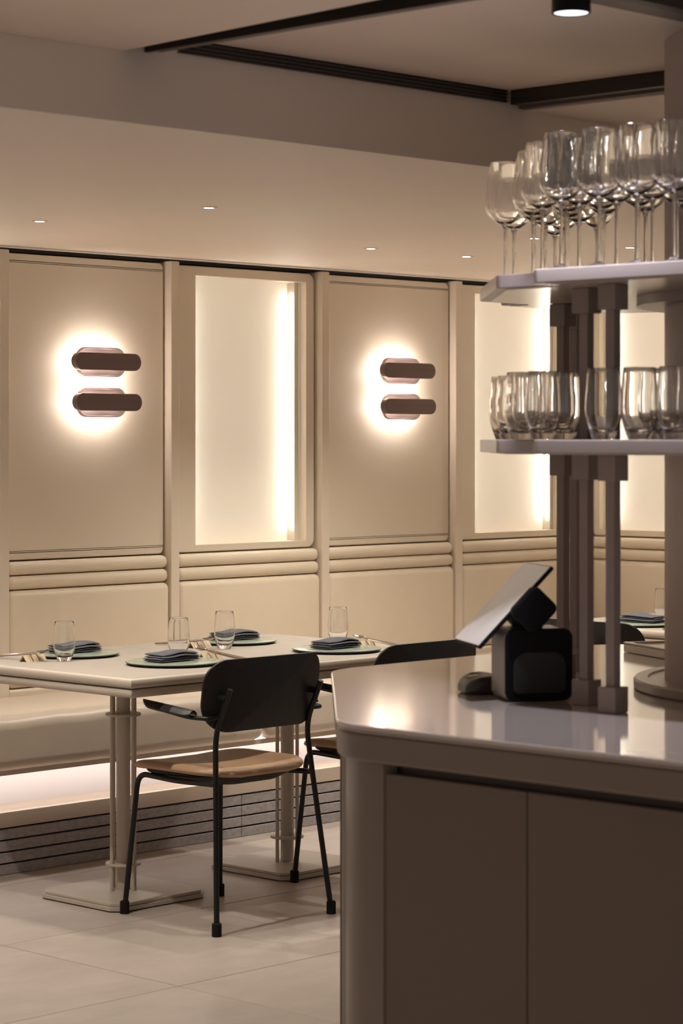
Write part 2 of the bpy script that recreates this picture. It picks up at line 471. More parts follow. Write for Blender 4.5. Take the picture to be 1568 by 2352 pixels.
def niche(i, label, right=False, xl=0.1136, xr=0.720):
    loc, rz = frame_for(i, right)
    t = thing('light_niche', label, 'light niche', loc, rz, group='lit wall niches')
    x0, x1 = 0.008, CW - 0.010
    z0, z1 = 1.0200, 2.1275
    a0, a1 = 1.0470, 2.0916
    D0, D1 = 0.035, 0.122
    # frame: outer rounded rectangle with a rectangular opening, extruded
    outer = rrect((x1 - x0) / 2, (z1 - z0) / 2, 0.034, 6, (x0 + x1) / 2, (z0 + z1) / 2)
    n = len(outer)
    q = n // 4
    inner = []
    corners = [(xr, a1), (xl, a1), (xl, a0), (xr, a0)]
    for k in range(4): inner += [corners[k]] * q
    bm = B()
    def ring(pts, y): return [bm.verts.new((p[0], y, p[1])) for p in pts]
    e = 0.006
    o2 = offset_poly(outer, e)
    of = ring(o2, D0); om = ring(offset_poly(outer, e * 0.3), D0 + e * 0.3); oo = ring(outer, D0 + e); ob = ring(outer, D1)
    inf = [bm.verts.new((c[0], D0, c[1])) for c in corners]; inb = [bm.verts.new((c[0], D1, c[1])) for c in corners]
    for k in range(4):
        for s in range(q - 1):
            bm.faces.new((of[k * q + s], of[k * q + s + 1], inf[k]))
        j = ((k + 1) * q) % n
        bm.faces.new((of[k * q + q - 1], of[j], inf[(k + 1) % 4], inf[k]))
        bm.faces.new((inf[k], inf[(k + 1) % 4], inb[(k + 1) % 4], inb[k]))
    for A, Bq in ((of, om), (om, oo), (oo, ob)):
        for s in range(n):
            bm.faces.new((A[s], A[(s + 1) % n], Bq[(s + 1) % n], Bq[s]))
    obj('frame', bm, M_WALL, t)
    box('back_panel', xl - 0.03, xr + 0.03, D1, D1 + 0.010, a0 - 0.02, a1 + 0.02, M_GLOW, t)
    for sx, xx, e_m in ((1, xl, E_NICHE_L), (-1, xr, E_NICHE_R)):
        # inner jamb liner with a hairline seam, and the LED strip in the back corner
        xa, xb = sorted((xx, xx + sx * 0.002))
        box('jamb_liner', xa, xb, D0 + 0.032, D1 - 0.0002, a0 + 0.001, a1 - 0.001, M_NICHE, t)
        xa, xb = sorted((xx + sx * 0.0225, xx + sx * 0.0255))
        box('led_strip', xa, xb, D0 + 0.057, D0 + 0.061, a0 + 0.045, a1 - 0.045, e_m, t)
        xa, xb = sorted((xx + sx * 0.0021, xx + sx * 0.0222))
        box('led_channel', xa, xb, D0 + 0.045, D1 - 0.0002, a0 + 0.001, a1 - 0.001, M_NICHE, t)
    return t

def banq_back(i, label, right=False):
    loc, rz = frame_for(i, right)
    t = thing('banquette', label, 'banquette', loc, rz, group='built-in banquette modules')
    x0, x1 = 0.002, CW - 0.002
    box('padded_roll', x0, x1 - 0.004, 0.006, 0.12, 0.9655, 1.0145, M_LEATHER, t, 0.022, 5)
    box('padded_roll', x0, x1 - 0.004, 0.004, 0.12, 0.9135, 0.9635, M_LEATHER, t, 0.022, 5)
    bm = B(); add_box(bm, x0, x1, 0.0, 0.12, 0.558, 0.9115, 0.026, 5)
    obj('backrest', bm, M_LEATHER, t)
    box('lower_pad', x0, x1, 0.004, 0.12, 0.47, 0.5565, M_LEATHER, t, 0.012, 3)
    return t

MODS = {}
names = {-3: 'beyond the left edge of the view, third', -2: 'beyond the left edge of the view, second', -1: 'beyond the left edge of the view', 0: 'leftmost', 1: 'second', 2: 'third', 3: 'corner'}
sconce_panel(0, 'plain cream wall panel carrying the two larger left sconces')
sconce_panel(2, 'plain cream wall panel carrying the two smaller right sconces')
sconce_panel(-2, 'plain cream wall panel beyond the left edge of the view')
niche(1, 'tall glowing wall niche between the two sconce panels')
niche(3, 'tall glowing wall niche behind the left half of the glass shelves', xl=0.120, xr=0.712)
niche(-1, 'tall glowing wall niche beyond the left edge of the view')
niche(0, 'tall glowing niche on the side wall beside the round column', right=True, xl=0.055, xr=0.66)
MODS[-2] = banq_back(-2, 'padded cream banquette far beyond the left edge')
MODS[-1] = banq_back(-1, 'padded cream banquette just beyond the left edge')
MODS[0] = banq_back(0, 'padded cream banquette under the left sconce panel')
MODS[1] = banq_back(1, 'padded cream banquette under the wide glowing niche')
MODS[2] = banq_back(2, 'padded cream banquette under the right sconce panel')
MODS[3] = banq_back(3, 'padded cream banquette behind the bar screen')
MODR = banq_back(0, 'padded cream banquette on the side wall by the far table', right=True)
banq_back(1, 'padded cream banquette on the side wall, hidden by the column', right=True)
loc, rz = frame_for(1, True)
t = thing('wall_panel', 'plain cream wall panel on the side wall behind the column', 'wall panel', loc, rz, group='plain padded wall panels')
box('panel_face', 0.008, CW - 0.01, 0.035, 0.125, 1.0515, 2.0965, M_WALL, t, 0.003)

# ------------------------------------------------------------------ banquette seats and base
def seat_cushion(parent, x0, x1, y0, y1):
    # local to the banquette module: rounded front, slightly domed top
    L, W = x1 - x0, y1 - y0
    bm = B(); add_box(bm, 0.002, L - 0.002, 0, W, 0, 0.186, 0.042, 6)
    bmesh.ops.subdivide_edges(bm, edges=[e for e in bm.edges if e.calc_length() > 0.3], cuts=14, use_grid_fill=True)
    for v in bm.verts:
        if v.co.z > 0.1:
            v.co.z += 0.006 * math.sin(PI * min(1, max(0, v.co.x / L))) - 0.010 * max(0, 1 - v.co.y / 0.16) + 0.0018 * math.sin(v.co.x * 39 + v.co.y * 17)
        if v.co.y < 0.05:
            v.co.y += 0.003 * math.sin(v.co.x * 23) + 0.002 * math.sin(v.co.x * 61)
    obj('seat_cushion', bm, M_SEAT_L, parent, loc=(x0, y0, 0.3455))
for i, m in MODS.items():
    if i in (-1, 1): seat_cushion(m, 0.003, 2 * BAYW - 0.003, YS - YW, 0.001)
    if i == 3: seat_cushion(m, 0.003, CW - 0.004, YS - YW, 0.001)
    if i == -2: seat_cushion(m, 0.003, BAYW - 0.003, YS - YW, 0.001)
seat_cushion(MODR, YW - YS, BAYW + 0.3, -0.46, 0.001)

base = thing('lit_ledge', 'white recessed ledge glowing under the banquette seat', 'ledge')
box('riser', 3.0, 8.4, 6.62, 6.66, 0.21, 0.3445, M_BASEW, base)
box('ledge', 3.0, 8.4, 6.468, 6.68, 0.158, 0.21, M_BASEC, base, 0.003)
box('ledge', 8.36, 8.4, 5.2, 6.467, 0.0, 0.328, M_BASEC, base, 0.003)
box('body', 3.0, 8.6, 6.661, 7.06, 0.0, 0.3445, M_BASEW, base)
box('led_shield', 3.0, 8.34, 6.495, 6.504, 0.328, 0.3453, M_BASEC, base)  # strip added to block the LED from direct view
box('led_strip', 3.0, 8.2, 6.525, 6.535, 0.339, 0.3445, E_TOE, base)

plinth = thing('stone_plinth', 'dark grey grooved stone plinth below the banquette', 'plinth')
box('core', 3.0, 8.35, 6.486, 6.66, 0.0, 0.157, M_BLACKGAP, plinth)
for k in range(4):
    z0 = 0.0005 + k * 0.0394
    for a, b in ((3.0, 3.76), (3.76, 4.96), (4.96, 6.16), (6.16, 7.36), (7.36, 8.35)):
        box('stone_slat', a + 0.0008, b - 0.0008, 6.47, 6.4858, z0, z0 + 0.0335, M_STONE, plinth, 0.0015, 1)

# ------------------------------------------------------------------ sconces
def sconce(x, zc, label, lean=0.0):
    t = thing('wall_sconce', label, 'wall lamp', (x, YW + 0.0335, zc), group='bronze wall sconces')
    # local y: 0 at the panel face, negative towards the room
    bm = B(); add_slab_xz(bm, rrect(0.098, 0.036, 0.024, 6), -0.032, -0.022, 0.003)
    obj('light_ring', bm, E_SCONCE, t)
    bm = B(); add_slab_xz(bm, rrect(0.085, 0.03, 0.02, 6), -0.021, 0.001)
    obj('mount', bm, M_BRUSHED, t)
    bm = B(); add_slab_xz(bm, rrect(0.116, 0.055, 0.042, 8), -0.047, -0.033, 0.004)
    p = obj('back_plate', bm, M_BRUSHEDL, t)
    # raised rim round the plate
    bm = B()
    per = [(a, b) for a, b in rrect(0.112, 0.051, 0.039, 8)]
    add_tube_loop(bm, [(a, -0.0475, b) for a, b in per], 0.0036)
    obj('rim', bm, M_BRUSHEDL, p)
    bm = B(); add_slab_xz(bm, rrect(0.05, 0.012, 0.01, 4), -0.085, -0.0465)
    obj('bracket', bm, M_BRUSHED, t)
    bm = B(); add_slab_xz(bm, rrect(0.100, 0.018, 0.016, 5, -0.02), -0.0862, -0.0845)
    obj('front_led', bm, E_SCONCE2, t)
    bm = B(); add_slab_xz(bm, rrect(0.158, 0.032, 0.0315, 10, -0.022), -0.118, -0.0865, 0.005)
    b = obj('bar', bm, M_BRUSHED, t)
    return t
def add_tube_loop(bm, pts, r, n=6):
    P = [Vector(p) for p in pts]; L = len(P)
    rings = []
    for i in range(L):
        t = (P[(i + 1) % L] - P[i - 1]).normalized()
        u = Vector((0, 1, 0)); v = t.cross(u)
        rings.append([P[i] + (u * math.cos(2 * PI * k / n) + v * math.sin(2 * PI * k / n)) * r for k in range(n)])
    vr = [[bm.verts.new(p) for p in q] for q in rings]
    for i in range(L):
        a, b = vr[i], vr[(i + 1) % L]
        for k in range(n):
            bm.faces.new((a[k], a[(k + 1) % n], b[(k + 1) % n], b[k]))
for dx, who in ((0, 'left'), (2 * BAYW, 'right')):
    sconce(5.869 + dx, 1.742, 'upper bronze bar sconce of the %s wall panel' % who)
    sconce(5.873 + dx, 1.593, 'lower bronze bar sconce of the %s wall panel' % who)

# ------------------------------------------------------------------ dining tables
def sweep(bm, path, prof, closed):
    """path: 2D corner points (CCW, inside on the left); prof: closed list of (outward, z)"""
    n = len(path)
    rings = []
    for i, p in enumerate(path):
        p = Vector(p)
        if closed or 0 < i < n - 1:
            a = Vector(path[i - 1]); b = Vector(path[(i + 1) % n])
            e0 = (p - a).normalized(); e1 = (b - p).normalized()
            n0 = Vector((e0.y, -e0.x)); n1 = Vector((e1.y, -e1.x))
            m = (n0 + n1) / (1 + n0.dot(n1))
        else:
            e = (Vector(path[1]) - p) if i == 0 else (p - Vector(path[-2]))
            e.normalize(); m = Vector((e.y, -e.x))
        rings.append([(p.x + m.x * o, p.y + m.y * o, z) for o, z in prof])
    if closed:
        vr = [[bm.verts.new(q) for q in r] for r in rings]
        k = len(prof)
        for i in range(n):
            a, b = vr[i], vr[(i + 1) % n]
            for s in range(k): bm.faces.new((a[s], a[(s + 1) % k], b[(s + 1) % k], b[s]))
    else: loft(bm, rings)

def half_round(w_in, out, z0, z1, seg=8):
    zc = (z0 + z1) / 2; h = (z1 - z0) / 2
    pts = [(-w_in, z0), (-w_in, z1)]
    for k in range(seg + 1):
        a = PI / 2 - PI * k / seg
        pts.append((out - h * 0.62 + h * 0.62 * math.cos(a), zc + h * math.sin(a)))
    return pts

def dining_table(cx, cy, hw, hd, seam, label, zt=0.75):
    t = thing('dining_table', label, 'table', (cx, cy, 0), group='cream pedestal dining tables')
    gap = 0.0012
    xl = -hw + (gap if seam == '-x' else 0.018); xr = hw - (gap if seam == '+x' else 0.018)
    box('tabletop', xl, xr, -hd + 0.018, hd - 0.018, zt - 0.034, zt, M_TABLE, t, 0.0008, 1)
    if seam == '+x': path = [(hw - gap, hd - 0.0175), (-hw + 0.0175, hd - 0.0175), (-hw + 0.0175, -hd + 0.0175), (hw - gap, -hd + 0.0175)]
    elif seam == '-x': path = [(-hw + gap, -hd + 0.0175), (hw - 0.0175, -hd + 0.0175), (hw - 0.0175, hd - 0.0175), (-hw + gap, hd - 0.0175)]
    else: path = [(-hw + 0.0175, -hd + 0.0175), (hw - 0.0175, -hd + 0.0175), (hw - 0.0175, hd - 0.0175), (-hw + 0.0175, hd - 0.0175)]
    bm = B(); sweep(bm, path, half_round(0.0, 0.0175, zt - 0.029, zt - 0.0004), seam is None)
    obj('edge_moulding', bm, M_TABLEP, t)
    bm = B(); sweep(bm, path, half_round(0.025, 0.0135, zt - 0.057, zt - 0.0315), seam is None)
    obj('lower_moulding', bm, M_TABLEP, t)
    box('under_frame', xl + 0.03, xr - 0.03, -hd + 0.05, hd - 0.05, zt - 0.06, zt - 0.0345, M_TABLEP, t)
    bm = B(); cyl(bm, 0, 0, 0.027, zt - 0.06, 0.0225, 28)
    obj('pedestal', bm, M_TABLEP, t)
    for k in range(4):
        bm = B(); a = k * PI / 2
        cyl(bm, 0.0475 * math.cos(a), 0.0475 * math.sin(a), 0.027, zt - 0.06, 0.0062, 12)
        obj('rod', bm, M_TABLEP, t)
    for z in (0.108, 0.582):
        bm = B(); cyl(bm, 0, 0, z - 0.004, z + 0.004, 0.057, 36, 0.0015)
        obj('collar_disc', bm, M_TABLEP, t)
    ch = 0.034
    def octo(h): return [(-h + ch, -h), (h - ch, -h), (h, -h + ch), (h, h - ch), (h - ch, h), (-h + ch, h), (-h, h - ch), (-h, -h + ch)]
    bm = B(); add_prism(bm, octo(0.197), 0.003, 0.0165, 0.002, 2); b = obj('base_plate', bm, M_TABLEP, t)
    bm = B(); add_prism(bm, octo(0.192), 0.017, 0.0265, 0.002, 2); obj('base_step', bm, M_TABLEP, b)
    bm = B(); add_prism(bm, octo(0.185), 0.0, 0.003); obj('base_pad', bm, M_RUBBER, b)
    return t
TX0, TXM, TX1, TY0, TY1 = 4.722, 5.455, 6.188, 5.43, 6.35
TYC = (TY0 + TY1) / 2
dining_table((TX0 + TXM) / 2, TYC, (TXM - TX0) / 2, (TY1 - TY0) / 2, '+x', 'cream pedestal table at the left, its mitred corner towards the viewer')
dining_table((TX1 + TXM) / 2, TYC, (TX1 - TXM) / 2, (TY1 - TY0) / 2, '-x', 'cream pedestal table pushed against the left one, beyond the seam')
T3X, T3Y = 7.66, 5.53
dining_table(T3X, T3Y, 0.39, 0.46, None, 'cream pedestal table in the far corner behind the shelf posts')

# ------------------------------------------------------------------ chairs
def ring_loft(bm, per_fn, prof, zfn=None):
    """per_fn(scale)->2D perimeter; prof: list of (scale, z)"""
    rings = []
    for s, z in prof:
        rings.append([(x, y, z + (zfn(x, y) if zfn else 0)) for x, y in per_fn(s)])
    vr = [[bm.verts.new(p) for p in r] for r in rings]
    n = len(vr[0])
    for a, b in zip(vr, vr[1:]):
        for i in range(n): bm.faces.new((a[i], a[(i + 1) % n], b[(i + 1) % n], b[i]))
    for r in (vr[0], vr[-1]):
        c = bm.verts.new(sum((v.co for v in r), Vector()) / n)
        for i in range(n): bm.faces.new((r[i], r[(i + 1) % n], c))

def make_chair(label):
    t = thing('armchair', label, 'chair', (0, 0, 0), group='black armchairs with tan seats')
    # seat pad
    base_per = rrect(0.222, 0.218, [0.13, 0.13, 0.12, 0.12], 9, 0, 0.015)
    cxs, cys = 0, 0.015
    def per(s): return [((x - cxs) * s + cxs, (y - cys) * s + cys) for x, y in base_per]
    def saddle(x, y): return 0.014 * (x / 0.22) ** 2 - 0.012 * max(0, (y - 0.1) / 0.13) ** 2
    bm = B(); ring_loft(bm, per, [(0.02, 0.470), (0.3, 0.470), (0.6, 0.471), (0.8, 0.471), (0.9, 0.4695), (0.96, 0.466), (0.99, 0.460), (1.0, 0.453), (0.985, 0.447), (0.9, 0.443), (0.5, 0.440), (0.02, 0.440)], saddle)
    obj('seat', bm, M_TAN, t)
    bm = B(); ring_loft(bm, per, [(0.02, 0.4395), (0.86, 0.4415), (0.84, 0.434), (0.70, 0.418), (0.60, 0.416), (0.02, 0.416)], lambda x, y: 0.012 * (x / 0.22) ** 2)
    obj('seat_shell', bm, M_BLACKW, t)
    # backrest
    pb = rrect(0.243, 0.108, [0.075, 0.075, 0.098, 0.098], 10, 0, 0.695)
    th = 0.0095
    def shape(x, z, off):
        y = -0.222 + 0.052 * (x / 0.243) ** 2 - (z - 0.69) * 0.16
        n = Vector((-2 * 0.052 * x / 0.243 ** 2, 1, 0)).normalized()
        zz = z + 0.006 * (x / 0.243) ** 2 * (1 if z > 0.69 else -0.5)
        return (x + n.x * off, y + n.y * off, zz)
    bm = B()
    scales = [0.04, 0.25, 0.5, 0.7, 0.85, 0.95, 0.99]
    rings = []
    for s in scales: rings.append([shape(x * s, 0.695 + (z - 0.695) * s, -th / 2) for x, z in pb])
    rings.append([shape(x, z, -th * 0.2) for x, z in pb]); rings.append([shape(x, z, th * 0.2) for x, z in pb])
    for s in reversed(scales): rings.append([shape(x * s, 0.695 + (z - 0.695) * s, th / 2) for x, z in pb])
    loft(bm, rings)
    obj('backrest', bm, M_BLACKW, t)
    r = 0.0086
    for s in (-1, 1):
        # rear leg rising into the back post
        bm = B(); add_tube(bm, [(s * 0.240, -0.235, 0.012), (s * 0.202, -0.190, 0.44), (s * 0.190, -0.176, 0.585), (s * 0.190, -0.240, 0.720)], r, 12, 0.05)
        g = obj('rear_leg', bm, M_BLACKM, t)
        bm = B(); add_lathe(bm, [(0, 0), (0.0145, 0), (0.0145, 0.036), (0.012, 0.039), (0, 0.039)], 18, s * 0.240, -0.235); obj('foot_cap', bm, M_RUBBER, g)
        bm = B(); add_tube(bm, [(s * 0.190, -0.226, 0.688), (s * 0.186, -0.186, 0.692)], 0.011, 12); obj('back_fixing', bm, M_BLACKM, g)
        # front leg bending into the side rail
        bm = B(); add_tube(bm, [(s * 0.200, 0.222, 0.012), (s * 0.172, 0.190, 0.432), (s * 0.188, 0.0, 0.428), (s * 0.203, -0.190, 0.436)], r, 12, [0, 0.045, 0.04, 0])
        g = obj('front_leg', bm, M_BLACKM, t)
        bm = B(); add_lathe(bm, [(0, 0), (0.0145, 0), (0.0145, 0.036), (0.012, 0.039), (0, 0.039)], 18, s * 0.200, 0.222); obj('foot_cap', bm, M_RUBBER, g)
        # arm: tube and curved leaf-shaped pad
        bm = B(); add_tube(bm, [(s * 0.196, -0.196, 0.634), (s * 0.238, -0.196, 0.634), (s * 0.252, -0.13, 0.634), (s * 0.256, -0.02, 0.648)], 0.0068, 10, 0.03)
        g = obj('arm_tube', bm, M_BLACKM, t)
        bm = B()
        N = 14; K = 9
        top = []; bot = []
        for i in range(N + 1):
            u = i / N
            yy = -0.150 + 0.222 * u
            wd = 0.026 * (1 - (2 * max(0, u - 0.5)) ** 3.2 * 0.92) * (0.55 + 0.45 * min(1, u / 0.12) ** 0.5)
            zc = 0.646 + 0.018 * u
            a = []; b = []
            for k in range(K):
                q = -1 + 2 * k / (K - 1)
                x = s * 0.255 + wd * q
                z = zc + 0.008 - 0.014 * q * q * min(1, wd / 0.02)
                a.append(bm.verts.new((x, yy, z + 0.003))); b.append(bm.verts.new((x, yy, z - 0.003)))
            top.append(a); bot.append(b)
        for i in range(N):
            for k in range(K - 1):
                bm.faces.new((top[i][k], top[i][k + 1], top[i + 1][k + 1], top[i + 1][k]))
                bm.faces.new((bot[i][k], bot[i + 1][k], bot[i + 1][k + 1], bot[i][k + 1]))
            for k in (0, K - 1):
                bm.faces.new((top[i][k], top[i + 1][k], bot[i + 1][k], bot[i][k]))
        for i in (0, N):
            for k in range(K - 1): bm.faces.new((top[i][k], top[i][k + 1], bot[i][k + 1], bot[i][k]))
        obj('arm_pad', bm, M_BLACKW, t)
    return t
CHX, CHY = 5.117, 5.463
ch1 = make_chair('black armchair with tan leather seat in full view before the table'); ch1.location = (CHX, CHY, 0)
copy_tree(ch1, (CHX + 0.735, CHY, 0), 0, 'black armchair half hidden by the bar corner, beside the full one')
copy_tree(ch1, (7.10, 5.45, 0), R(-90), 'black armchair behind the bar screen and shelf posts, at the far table')

# ------------------------------------------------------------------ table settings
def make_plate():
    bm = B(); add_lathe(bm, [(0, 0.0045), (0.140, 0.0045), (0.146, 0.0065), (0.1482, 0.0095), (0.1475, 0.0112), (0.144, 0.0118), (0, 0.0114)], 64)
    return bm
def napkin_mesh(seed):
    rnd = random.Random(seed)
    bm = B()
    # soft folded layers, each a flattened roll with rounded long edges and a creased open end
    z = 0.0
    specs = [(0.088, 0.0062, 0.172, 0.000, 0.000), (0.090, 0.0066, 0.175, 0.002, 0.03), (0.085, 0.0072, 0.166, -0.003, -0.05), (0.083, 0.0080, 0.160, 0.001, -0.09)]
    pk = rnd.uniform(0.55, 0.72)
    for li, (wd, th, ln, oy, rot) in enumerate(specs):
        rings = []; NX = 22; NP = 20
        f = (li + 1) / len(specs)
        for i in range(NX + 1):
            u = i / NX
            e = min(1.0, math.sqrt(max(0.0, min(u, 1 - u)) / 0.035)) if (u < 0.035 or u > 0.965) else 1.0
            e = max(e, 0.25)
            x = ln * (u - 0.5)
            ring = []
            for k in range(NP):
                t = 2 * PI * k / NP
                cy = math.copysign(abs(math.cos(t)) ** 0.45, math.cos(t)) * wd / 2 * (1 - 0.05 * (1 - e)) * (1 - 0.10 * max(0, (u - 0.8) / 0.2) ** 2)
                cz = math.copysign(abs(math.sin(t)) ** 0.8, math.sin(t)) * th / 2 * e
                lift = 0.0075 * math.exp(-((u - pk) / 0.26) ** 2) * (0.6 + 0.4 * math.cos(cy / wd * 2.6 + 0.5)) * f ** 2
                droop = -0.0035 * max(0, (u - 0.8) / 0.2) ** 2 * f - 0.0015 * abs(cy / (wd / 2)) ** 3 * f
                wob = 0.0007 * math.sin(9 * u + 40 * cy + li * 1.7 + seed)
                y = cy + oy + 0.010 * rot * 10 * (u - 0.5) * 0.5
                ring.append((x, y, z + th / 2 + cz + lift + droop + wob * f))
            rings.append(ring)
        loft(bm, rings)
        z += th * 0.93
    return bm
TUMB = [(0, 0.0), (0.0195, 0.0), (0.0215, 0.0012), (0.0235, 0.006), (0.0275, 0.016), (0.0325, 0.031), (0.0352, 0.045), (0.0357, 0.055), (0.0347, 0.078), (0.0318, 0.110), (0.0302, 0.1252),
        (0.0297, 0.1258), (0.0292, 0.1252), (0.0308, 0.110), (0.0337, 0.078), (0.0346, 0.055), (0.0340, 0.045), (0.0308, 0.032), (0.0245, 0.0195), (0.014, 0.0150), (0, 0.0140)]
def tumbler_bm(sx=1.0, sz=1.0):
    bm = B(); add_lathe(bm, [(r * sx, z * sz) for r, z in TUMB], 40); return bm
plate0 = nap0 = glass0 = None
def lay(px, py, rz, gl, who, nap_rz, seed, zt=0.75):
    c, s = math.cos(rz), math.sin(rz)
    def W(x, y): return (px + c * x - s * y, py + s * x + c * y)
    t = thing('charger_plate', 'round sage green plate %s' % who, 'plate', (px, py, zt), rz, group='sage green plates')
    obj('plate_disc', make_plate(), M_PLATE, t)
    bm = B(); add_lathe(bm, [(0, 0), (0.135, 0.0), (0.1405, 0.0045), (0, 0.0045)], 64); obj('foot', bm, M_PLATE_D, t)
    bm = B(); add_lathe(bm, [(0.1465, 0.006), (0.1490, 0.0082), (0.1478, 0.0100), (0.1470, 0.0085)], 64); obj('rim_edge', bm, M_PLATE_D, t)
    n = obj('napkin', napkin_mesh(seed), M_NAPKIN, None, loc=(px - 0.004 * c, py, zt + 0.0132))
    n.rotation_euler = (0, 0, nap_rz); tag(n, 'folded slate linen napkin %s' % who.replace('laid', 'on the plate'), 'napkin', 'folded slate napkins')
    gx, gy = W(*gl)
    g = obj('drinking_glass', tumbler_bm(), M_GLASS, None, loc=(gx, gy, zt + 0.0003)); tag(g, 'clear water tumbler %s' % who.replace('laid', 'by the plate'), 'glass', 'water tumblers on the tables')
    # cutlery rest: folded tent, with spoon and chopsticks propped on it
    rx, ry = W(0.212, 0.055)
    t = thing('cutlery_rest', 'small folded tent-shaped cutlery rest %s' % who.replace('laid', 'beside the plate'), 'cutlery rest', (rx, ry, zt), rz, group='cutlery rests')
    for sg in (-1, 1):
        bm = B()
        pr = [(0.0, 0.0175), (sg * 0.016, 0.0), (sg * 0.019, 0.0), (sg * 0.0012, 0.0200), (0, 0.0200)]
        loft(bm, [[(x, y, z) for y, z in pr] for x in (-0.042, 0.042)])
        f = obj('flap', bm, M_REST, t, False)
        for xb in (-0.012, 0.014):
            bm = B(); loft(bm, [[(x, y * 1.03 + sg * 0.0002, z + 0.0004) for y, z in pr[1:]] for x in (xb - 0.002, xb + 0.002)]); obj('band', bm, M_RESTD, f, False)
    sp = thing('spoon', 'steel spoon %s' % who.replace('laid', 'on the rest'), 'spoon', (*W(0.200, 0.055), zt), rz, group='steel spoons')
    bm = B()
    NR = 7; NA = 20
    for side, dz in ((0, 0.0), (1, -0.0014)):
        rings = []
        for i in range(1, NR + 1):
            q = i / NR
            rings.append([bm.verts.new((0.0175 * q * math.cos(2 * PI * k / NA), 0.034 + 0.026 * q * math.sin(2 * PI * k / NA), 0.0265 + 0.008 * q * q + 0.12 * (0.026 * q * math.sin(2 * PI * k / NA)) + dz)) for k in range(NA)])
        cc = bm.verts.new((0, 0.034, 0.0265 + dz))
        for k in range(NA): bm.faces.new((cc, rings[0][k], rings[0][(k + 1) % NA]))
        for a, b in zip(rings, rings[1:]):
            for k in range(NA): bm.faces.new((a[k], a[(k + 1) % NA], b[(k + 1) % NA], b[k]))
    obj('bowl', bm, M_STEEL, sp)
    bm = B(); add_tube(bm, [(0, 0.010, 0.0305), (0, -0.01, 0.0245), (0, -0.195, 0.0035)], 0.0022, 8, 0.01, 4, 0.0032); obj('handle', bm, M_STEEL, sp)
    for k, (xx, nm) in enumerate(((0.222, 'nearer its spoon'), (0.234, 'farther from its spoon'))):
        bm = B(); add_tube(bm, [(0, 0.030, 0.0258), (0, -0.2, 0.0038)], 0.0015, 8, r1=0.0026)
        o = obj('chopstick', bm, M_CHOP, None, loc=(*W(xx, 0.055), zt)); o.rotation_euler = (0, 0, rz)
        tag(o, 'brown chopstick %s, %s' % (nm, who.replace('laid ', '')), 'chopstick', 'brown chopsticks')
lay(5.130, 5.700, 0, (0.20, 0.195), 'laid before the fully visible chair', 0.05, 1)
lay(5.109, 6.160, PI, (0.14, 0.122), 'laid at the wall side of the left table', 0.02, 2)
lay(5.818, 6.150, PI, (0.185, 0.150), 'laid at the wall side beyond the seam', -0.05, 3)
lay(5.828, 5.662, 0, (0.222, 0.210), 'laid before the half hidden chair', 0.08, 4)
lay(7.450, 5.620, R(-90), (-0.075, 0.235), 'laid on the far corner table', R(90), 5)

# ------------------------------------------------------------------ bar counter
def rel(pts): return [(CX + x, CY + y) for x, y in pts]
BAR = rel([(-1.25, 0.384), (-1.25, -1.80), (1.25, -1.80), (1.25, 0.45), (0.535, 1.165), (-0.465, 1.165)])
bar = thing('bar_counter', 'taupe bar counter with chamfered corner and glossy pale top', 'bar counter')
rads = [0.20, 0.03, 0.03, 0.2, 0.2, 0.20]
bm = B(); add_prism(bm, round_poly(BAR, rads), ZB - 0.010, ZB, 0.004, 3); obj('countertop', bm, M_COUNTER, bar)
bm = B(); add_prism(bm, round_poly(offset_poly(BAR, 0.003), rads), ZB - 0.0155, ZB - 0.0102, 0.001, 1); obj('edge_lip', bm, M_LIP, bar)
bm = B(); add_prism(bm, round_poly(offset_poly(BAR, 0.004), rads), ZB - 0.072, ZB - 0.0157, 0.008, 4); obj('apron', bm, M_BAR, bar)
core = offset_poly(BAR, 0.065)
bm = B(); add_prism(bm, core, 0.0, ZB - 0.0725); obj('core', bm, M_BARP, bar, False)
body = offset_poly(BAR, 0.022)
nb = len(body)
def edge_frame(i):
    a = Vector(body[i]); b = Vector(body[(i + 1) % nb]); d = (b - a); L = d.length; d.normalize()
    nin = Vector((-d.y, d.x))
    cen = sum((Vector(q) for q in body), Vector((0, 0))) / nb
    if (cen - (a + b) / 2).dot(nin) < 0: nin = -nin
    return a, d, nin, L
# rounded corner pillars
for i in range(nb):
    p = Vector(body[i]); a = Vector(body[i - 1]); b = Vector(body[(i + 1) % nb])
    u = (a - p).normalized(); v = (b - p).normalized()
    m = 0.098
    quad = [p + u * m, p, p + v * m, p + v * m + (u + v).normalized() * 0.03, p + u * m + (u + v).normalized() * 0.03]
    poly = round_poly([tuple(q) for q in quad], [0, min(0.2, 0.9 * m * math.tan(u.angle(v) / 2)), 0, 0, 0], 10)
    bm = B(); add_prism(bm, poly, 0.0, ZB - 0.0728); obj('corner_pillar', bm, M_BAR, bar)
for i in range(nb):
    a, d, nin, L = edge_frame(i)
    L2 = L - 0.2
    n = max(1, round(L2 / 0.357)) if i else None
    if i == 0: widths = [0.357] * int(L2 / 0.357) + [L2 - 0.357 * int(L2 / 0.357)]
    else: widths = [L2 / n] * n
    s = 0.1
    for wd in widths:
        p0 = a + d * (s + 0.0018) + nin * 0.004; p1 = a + d * (s + wd - 0.0018) + nin * 0.004
        q0 = p0 + nin * 0.03; q1 = p1 + nin * 0.03
        bm = B(); add_prism(bm, [tuple(p0), tuple(p1), tuple(q1), tuple(q0)], 0.06, ZB - 0.092, 0.0015, 1)
        obj('front_panel', bm, M_BARP, bar)
        s += wd

